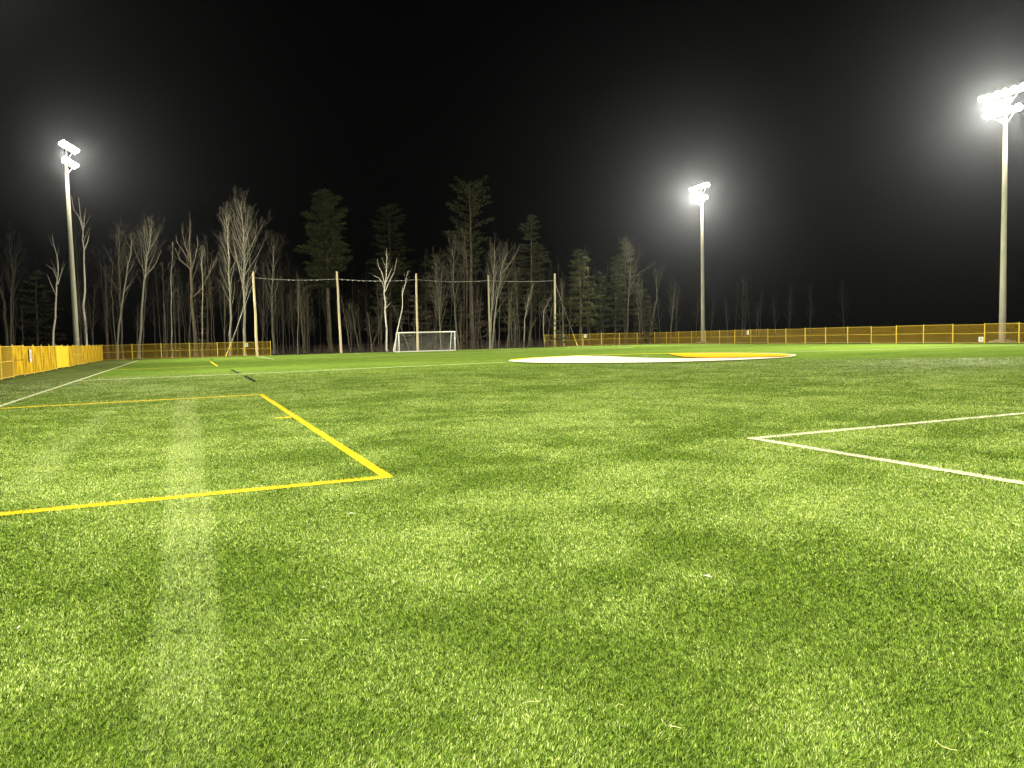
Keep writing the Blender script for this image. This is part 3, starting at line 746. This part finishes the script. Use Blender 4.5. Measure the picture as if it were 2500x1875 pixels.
T([(1330, 850), (1326, 800), (1328, 760), (1346, 725)], 107, .10, 54, M_PALE, 'pale thin stem curving right toward the last net pole', crown=.5, nb=10)
T([(1336, 850), (1341, 790), (1350, 740)], 108, .07, 55, M_GREY, 'thinnest stem touching the last net pole from the left', crown=.5, nb=6)
T([(1374, 820), (1374, 760), (1370, 690)], 106, .08, 56, M_GREY, 'thin crooked stem just right of the last net pole', crown=.6, nb=5)
T([(1530, 822), (1532, 740), (1536, 690), (1540, 640), (1530, 600)], 118, .18, 57, M_GREY, 'grey forked tree standing amid conifers left of the far mast', crown=.45, nb=20, blen=.26, limbs=[[(1534, 720), (1545, 690), (1562, 665), (1600, 645)]])
T([(1588, 812), (1594, 770), (1604, 725), (1604, 700), (1602, 670)], 119, .10, 58, M_PALE, 'thin pale birch leaning right between conifers and the far mast', name='birch_tree', crown=.7, nb=5)
T([(1611, 812), (1608, 770), (1606, 730)], 121, .08, 59, M_GREY, 'faint thin stem left of the far mast', crown=.5, nb=8)
for i, (x, y1, xt, r) in enumerate(((1652, 700, 1656, .09), (1700, 730, 1705, .09), (1736, 730, 1744, .08), (1776, 735, 1771, .07), (1812, 680, 1815, .2), (1818, 690, 1822, .16), (1847, 740, 1853, .08), (1893, 725, 1888, .12), (1925, 700, 1930, .14), (1978, 700, 1980, .14), (2060, 690, 2055, .16))):
    T([(x, 806), ((x + xt) / 2, (806 + y1) / 2), (xt, y1)], 132 + i * 1.5, r, 60 + i, M_PALE if i in (3, 6) else M_GREY,
      ['faint bare tree left of the far mast above the fence', 'faint thin stem left beside the far mast', 'faint leaning stem right beside the far mast', 'small pale curved stem right of the far mast', 'faint thick trunk right of the far mast, left of a pair', 'faint thick trunk right of the far mast, right of a pair',
       'pale leaning stem above the small white fence sign', 'faint tree in the dark right of the small white sign', 'faint tall trunk in the dark above the long right fence', 'barely visible tree over the middle of the long right fence', 'rightmost barely visible tree over the long right fence'][i], crown=.4, nb=14, blen=.22)

# conifers
def conifer(name, base_px, top_px, Y, prof, r0, seed, label, dens=1.0, trunkm=M_BROWN, needles=M_NEEDLE, bottom=.15, droop=.25, trunk_pts=None):
    """prof: list of (height fraction, half width left m, half width right m)"""
    g = random.Random(seed); top = at_y(*top_px, Y); bx = at_y(*base_px, Y); base = Vector((bx.x, Y, -.06))
    Ht = top.z; off = top - Vector((base.x, base.y, top.z))
    r = empty(name, base); tag(r, label, 'tree', 'conifers at the edge of the wood')
    def axis(f): return Vector((off.x * f, off.y * f, f * Ht))
    t = MB(); t.tube([axis(i / 10) + (Vector((g.uniform(-.08, .08), 0, 0)) if 0 < i < 10 else Vector()) for i in range(11)], [max(r0 * (1 - .9 * i / 10), .03) for i in range(11)], 9, False)
    c = []
    hs = [p[0] for p in prof]
    def wid(f, az):
        L = float(np.interp(f, hs, [p[1] for p in prof])); Rr = float(np.interp(f, hs, [p[2] for p in prof])); k = (math.cos(az) + 1) / 2
        return L * (1 - k) + Rr * k
    nb = int(130 * dens * (Ht / 20) ** 1); verts = []; faces = []
    for i in range(nb):
        f = bottom + (1 - bottom) * ((i + g.random()) / nb); az = g.uniform(0, 2 * math.pi); 
        wh = int(f * Ht / .85); gw = random.Random(seed * 97 + wh); az = gw.uniform(0, 6.28) + (i % 5) * 1.2566 + g.gauss(0, .22)
        ga = random.Random(seed * 131 + wh * 7 + i % 5); wdt = wid(f, az) * ga.uniform(.50, 1.22) * g.uniform(.85, 1.05); f = min(.995, max(bottom, (wh + .5 + g.gauss(0, .20)) * .85 / Ht))
        if wdt < .12: continue
        a = axis(f); tipz = wdt * g.uniform(-.05, .30) - droop * wdt * .5 + (.25 * wdt if f > .8 else 0)
        tip = a + Vector((math.cos(az) * wdt, math.sin(az) * wdt, tipz)); midp = a.lerp(tip, .5) + Vector((0, 0, -.06 * wdt))
        t.tube([a, midp, tip], [.012 + .05 * (1 - f) * r0 / .3, .02, .008], 3, False)
        nc = int(46 * dens * (.5 + wdt / 3.0)) + 6
        for _ in range(nc):
            s = 1 - abs(g.gauss(0, .38)); s = max(.12, min(1.05, s)); q = a.lerp(midp, s * 2) if s < .5 else midp.lerp(tip, s * 2 - 1)
            sp = .16 + .20 * wdt * (1.1 - s) * .5
            q = q + Vector((g.gauss(0, sp), g.gauss(0, sp), g.gauss(0, sp * .45)))
            # a spray of needles: two crossed slim faces
            d = Vector((math.cos(az) + g.gauss(0, .5), math.sin(az) + g.gauss(0, .5), g.uniform(-.1, .5))).normalized() * g.uniform(.22, .46)
            sdv = d.cross(Vector((g.uniform(-1, 1), g.uniform(-1, 1), 1))).normalized() * g.uniform(.05, .10)
            n = len(verts); verts += [q - sdv * .4, q + d * .5 + sdv, q + d, q + d * .5 - sdv]; faces.append((n, n + 1, n + 2, n + 3))
    t.build('trunk', trunkm, r, True)
    m = MB(); m.v = [tuple(x) for x in verts]; m.f = faces; m.m = [0] * len(faces); m.build('crown', needles, r)
    return r
# big pine behind the second net pole: 24 m at 112 m away
k_ = 112 / FPX
conifer('pine_tree', (807, 850), (790, 465), 112, [(.40, 3.0, .5), (.44, 5.2, .6), (.49, 5.0, 1.4), (.53, 3.4, 3.2), (.58, 3.0, 3.8), (.64, 3.9, 4.0), (.68, 3.2, 2.7), (.74, 2.2, 2.4), (.80, 2.4, 3.2), (.87, 2.7, 2.7), (.93, 1.9, 1.8), (.97, 1.2, .9), (1, .25, .25)], .34, 201,
        'very tall dense green pine behind the second net pole', dens=1.9, bottom=.40)
conifer('pine_tree', (1152, 850), (1147, 450), 117, [(.45, 2.0, 1.0), (.52, 4.6, 2.0), (.60, 2.0, 3.2), (.68, 4.4, 2.2), (.75, 1.6, 3.6), (.80, 5.2, 1.6), (.87, 3.0, 4.2), (.95, 3.2, 3.2), (1, 1.2, 1.6)], .36, 202,
        'gnarled tall thin-crowned pine in the dark left of the fourth net pole', dens=.62, bottom=.45, droop=-.4)
conifer('spruce_tree', (1296, 850), (1297, 525), 120, [(.12, 3.0, 3.0), (.5, 3.2, 3.0), (.75, 2.3, 2.3), (.9, 1.5, 1.4), (1, .15, .15)], .25, 203, 'dim broad dark spruce standing left of the last net pole', dens=.8, bottom=.25)
conifer('spruce_tree', (955, 850), (950, 500), 124, [(.3, 2.5, 3.0), (.6, 3.4, 3.6), (.8, 3.0, 3.0), (.95, 1.6, 1.8), (1, .3, .3)], .28, 204, 'barely lit dark conifer towering behind the bright forked birch', dens=.8, bottom=.3)
conifer('spruce_tree', (1367, 846), (1366, 745), 108, [(.05, .9, .9), (.4, .9, .9), (.8, .4, .4), (1, .05, .05)], .09, 205, 'small slim spruce right beside the last net pole', dens=.7, bottom=.1)
conifer('spruce_tree', (1419, 846), (1413, 610), 112, [(.10, 1.6, 1.6), (.22, 2.6, 2.0), (.32, 3.0, 2.6), (.38, 3.2, 3.2), (.48, 2.8, 3.2), (.60, 2.2, 2.1), (.75, 2.1, 1.9), (.88, 1.1, 1.2), (1, .12, .15)], .22, 206, 'medium green pine with layered boughs above the short right fence', dens=1.2, bottom=.22)
conifer('spruce_tree', (1468, 842), (1467, 664), 116, [(.15, 1.0, 1.2), (.4, 1.0, 1.2), (.7, .9, .9), (.9, .4, .4), (1, .06, .06)], .14, 207, 'narrow spruce between the two larger conifers right of the net', dens=.9, bottom=.18)
conifer('spruce_tree', (1502, 842), (1504, 625), 117, [(.12, 1.1, 1.4), (.3, 1.5, 1.5), (.6, 1.5, 1.4), (.85, .9, .8), (1, .12, .12)], .17, 208, 'left conifer of the pair near the fence corner', dens=1.0, bottom=.18)
conifer('spruce_tree', (1527, 842), (1526, 585), 121, [(.30, 2.2, 2.6), (.5, 2.5, 2.7), (.7, 2.0, 2.2), (.85, 1.2, 1.4), (.95, .8, .7), (1, .2, .2)], .22, 209, 'tallest conifer of the group near the fence corner', dens=1.0, bottom=.25)
conifer('spruce_tree', (1574, 842), (1573, 715), 116, [(.02, 1.6, 1.5), (.3, 1.5, 1.4), (.7, 1.0, .9), (1, .1, .1)], .12, 210, 'short bushy conifer above the fence corner', dens=1.1, bottom=.05)
conifer('spruce_tree', (1243, 850), (1240, 640), 114, [(.1, 1.8, 1.8), (.5, 1.9, 1.9), (.8, 1.1, 1.1), (1, .1, .1)], .17, 211, 'brownish-green conifer right of the fourth net pole', dens=.8, bottom=.2)
conifer('spruce_tree', (905, 850), (978, 640), 118, [(.2, 2.6, 2.6), (.6, 2.6, 2.6), (.85, 1.8, 1.8), (1, .2, .2)], .2, 212, 'dim conifer behind the leaning white birch', dens=.7, bottom=.2)
conifer('spruce_tree', (1060, 850), (1068, 620), 118, [(.2, 3.2, 3.2), (.6, 3.6, 3.6), (.85, 2.4, 2.6), (1, .3, .3)], .22, 213, 'dim broad conifer behind the right half of the goal', dens=.8, bottom=.2)
conifer('spruce_tree', (90, 842), (88, 660), 100, [(.1, 3.4, 3.6), (.4, 3.2, 3.6), (.7, 2.0, 2.2), (1, .2, .2)], .2, 214, 'dim dark conifer left of the crooked birch at far left', dens=.7, bottom=.15)
conifer('spruce_tree', (505, 838), (508, 690), 103, [(.1, 2.2, 3.4), (.4, 2.0, 3.2), (.7, 1.6, 1.8), (1, .2, .2)], .16, 215, 'low dead-boughed conifer right of the storm-broken tree', dens=.25, bottom=.12, needles=M_DRYTWIG)
conifer('spruce_tree', (1010, 850), (1012, 720), 113, [(.1, 3.2, 3.4), (.5, 2.8, 3.0), (1, .3, .3)], .14, 216, 'low brown conifer with drooping boughs behind the goal', dens=.5, bottom=.1, needles=M_DRYTWIG)
conifer('spruce_tree', (1160, 850), (1163, 735), 112, [(.1, 2.6, 2.8), (.5, 2.4, 2.6), (1, .3, .3)], .12, 217, 'low brown conifer between goal and fourth net pole', dens=.5, bottom=.1, needles=M_DRYTWIG)

# thin trees deeper in the wood: a few shapes, copied
protos = []
for i in range(9):
    g = random.Random(700 + i); hgt = g.uniform(8, 15); lean = g.uniform(-1.2, 1.2)
    o = bare_tree('sapling', [Vector((0, 0, 0)), Vector((lean * .4, 0, hgt * .5)), Vector((lean, 0, hgt))], g.uniform(.05, .12), 800 + i, [M_GREY, M_BROWN, M_GREY][i % 3], label='x', crown=.4, nb=12, blen=.2, maxl=3, nchild=4)
    protos.append(o)
used = [0] * 9
ZONES = [(-30, 225, 92, 112, 'thin dim sapling deep in the wood behind the left side fence', 12, 'saplings behind the left side fence'),
         (225, 610, 100, 125, 'thin dim sapling deep in the wood above the left end fence', 30, 'saplings above the left end fence'),
         (640, 960, 110, 135, 'thin dim sapling in the wood between the left fence end and the goal', 34, 'saplings left of the goal'),
         (960, 1340, 110, 135, 'thin dim sapling in the wood behind the goal or right of it', 34, 'saplings behind the goal'),
         (1345, 1640, 112, 135, 'thin dim sapling among the conifers behind the short right fence', 22, 'saplings among the conifers'),
         (1640, 1990, 140, 170, 'faint thin sapling in the dark wood beyond the long right fence', 7, 'faint saplings beyond the right fence')]
for x0, x1, d0, d1, lab, cnt, grp in ZONES:
    for j in range(cnt):
        i = rnd.randrange(9); o = protos[i] if used[i] == 0 else copy_tree(protos[i]); used[i] += 1
        Y = rnd.uniform(d0, d1); p = at_y(rnd.uniform(x0, x1), 850, Y); p.z = -.06
        o.location = p; o.rotation_euler = (0, 0, rnd.uniform(0, 6.28)); s = rnd.uniform(.7, 1.15); o.scale = (s, s, s)
        tag(o, lab, 'tree', grp)
# low brush at the wood's edge: nobody could count its twigs
b = MB()
for j in range(1500):
    x = rnd.uniform(640, 1340) if j < 1100 else rnd.uniform(1340, 1640); 
    p = at_y(x, 850, rnd.uniform(108.5, 118)); p.z = -.05
    u = p.x * CA + p.y * SA; v = -p.x * SA + p.y * CA
    if v < 100.5: continue
    h = rnd.uniform(.3, 1.5); q = p + Vector((rnd.gauss(0, .35) * h, rnd.gauss(0, .3), h))
    b.tube([p, p.lerp(q, .5) + Vector((rnd.gauss(0, .1), 0, 0)), q], [.016, .011, .005], 3, False)
o = b.build('undergrowth', M_DRYTWIG); o['kind'] = 'stuff'; o['label'] = 'low bare brush and dead stems along the edge of the wood'

# ------------------------------------------------------------------ bits lying on the turf
M_LEAF = mat('dry_leaf', (.42, .36, .22), .7); M_LEAFW = mat('pale_leaf', (.42, .42, .32), .6); M_CLOD = mat('dark_clod', (.02, .02, .015), .9); M_STRAW = mat('straw', (.42, .42, .18), .6)
def leaf(px, py, ln, wd, rz, m, label, cat='leaf', name='fallen_leaf', grp='bits of litter on the turf'):
    u, v = ground(px, py, .035); b = MB(); n = 7; top = []; ln *= .75; wd *= .8; 
    for i in range(n + 1):
        t = i / n; w = wd * math.sin(math.pi * min(max(t, .03), .97)) / 2; z = .010 * math.sin(t * 3.1)
        top += [(t * ln - ln / 2, w, z + .004), (t * ln - ln / 2, 0, z), (t * ln - ln / 2, -w, z + .004)]
    bot = [(a, c, d - .0015) for a, c, d in top]; N = len(top); F = []
    for i in range(n):
        for k in range(2):
            q = i * 3 + k; F.append((q, q + 1, q + 4, q + 3)); F.append((q + N, q + N + 3, q + N + 4, q + N + 1))
    b.add(top + bot, F); o = b.build(name, m); o.location = uv2w(u, v, .036); o.rotation_euler = (rnd.uniform(-.2, .2), rnd.uniform(-.15, .15), rz); tag(o, label, cat, grp)
leaf(1728, 1410, .085, .022, -.6, M_LEAFW, 'small white curled leaf lying alone right of centre on the near turf')
leaf(857, 1256, .09, .03, .2, M_LEAFW, 'small pale leaf just below the yellow corner on the turf')
leaf(790, 1437, .03, .014, .3, M_LEAFW, 'tiny white scrap on the turf left of centre')
leaf(1895, 1107, .07, .02, .5, M_LEAF, 'tan leaf bit just under the white penalty corner')
leaf(48, 1535, .05, .02, 1.2, M_LEAFW, 'tiny pale leaf near the left edge of the near turf')
leaf(1318, 1125, .12, .07, .1, M_CLOD, 'dark flat clod on the turf left of the white corner', 'clod', 'turf_clod')
leaf(558, 981, .22, .09, .1, M_CLOD, 'dark clod inside the yellow box near its far line', 'clod', 'turf_clod')
leaf(935, 942, .25, .1, .3, M_CLOD, 'small dark clod beyond the yellow box', 'clod', 'turf_clod')
leaf(1560, 963, .5, .12, .1, M_CLOD, 'thin dark streak-like clod in mid field', 'clod', 'turf_clod')
def straw(pts, label):
    P = [uv2w(*ground(x, y, .04), .040) for x, y in pts]; o0 = P[0].copy(); b = MB(); b.tube([p - o0 for p in P], .0014, 4)
    o = b.build('straw', M_STRAW); o.location = o0; tag(o, label, 'straw', 'loose fibres on the turf')
straw([(1275, 1716), (1292, 1713), (1320, 1711)], 'short loose fibre lying crosswise at bottom centre')
straw([(2282, 1806), (2300, 1822), (2320, 1829), (2337, 1832)], 'curved loose fibre at lower right of the near turf')
straw([(730, 1561), (745, 1562), (752, 1562)], 'short straight fibre on the turf below the yellow corner')
straw([(1630, 1772), (1650, 1774), (1664, 1778)], 'loose fibre near the bottom right of centre')
straw([(1500, 1726), (1510, 1718), (1522, 1722)], 'hooked loose fibre near bottom centre right')

# ------------------------------------------------------------------ haze
hz = MB(); hz.box((0, 40, 24.4), (620, 600, 51)); HZ = bpy.data.materials.new('haze'); HZ.use_nodes = True; nt = HZ.node_tree; nt.nodes.clear()
pv = nt.nodes.new('ShaderNodeVolumePrincipled'); out = nt.nodes.new('ShaderNodeOutputMaterial'); nt.links.new(pv.outputs[0], out.inputs['Volume'])
pv.inputs['Density'].default_value = .00011; pv.inputs['Color'].default_value = (.82, .88, 1.0, 1); pv.inputs['Anisotropy'].default_value = .91
o = hz.build('haze', HZ); o['kind'] = 'stuff'

# ------------------------------------------------------------------ world, camera, view
w = bpy.data.worlds.new('World'); SC.world = w; w.use_nodes = True; nt = w.node_tree
sky = nt.nodes.new('ShaderNodeTexSky'); sky.sky_type = 'NISHITA'; sky.sun_disc = False; sky.sun_elevation = math.radians(-8); sky.sun_rotation = math.radians(120)
bg = nt.nodes['Background']; bg.inputs['Strength'].default_value = .05; nt.links.new(sky.outputs[0], bg.inputs[0])
cam = bpy.data.cameras.new('camera'); co = bpy.data.objects.new('camera', cam); C.objects.link(co)
cam.sensor_fit = 'HORIZONTAL'; cam.sensor_width = 36; cam.lens = 36 * FPX / 2500; cam.clip_end = 3000; cam.clip_start = .05
m = Matrix.Identity(4)
for i in range(3): m[i][0] = RT[i]; m[i][1] = UP[i]; m[i][2] = -FW[i]; m[i][3] = EYE[i]
co.matrix_world = m; SC.camera = co
SC.view_settings.view_transform = 'Standard'; SC.view_settings.look = 'None'; SC.view_settings.exposure = .16; SC.view_settings.gamma = 1
SC.cycles.max_bounces = 6; SC.cycles.volume_bounces = 0; SC.cycles.diffuse_bounces = 3
SC.cycles.sample_clamp_indirect = 4
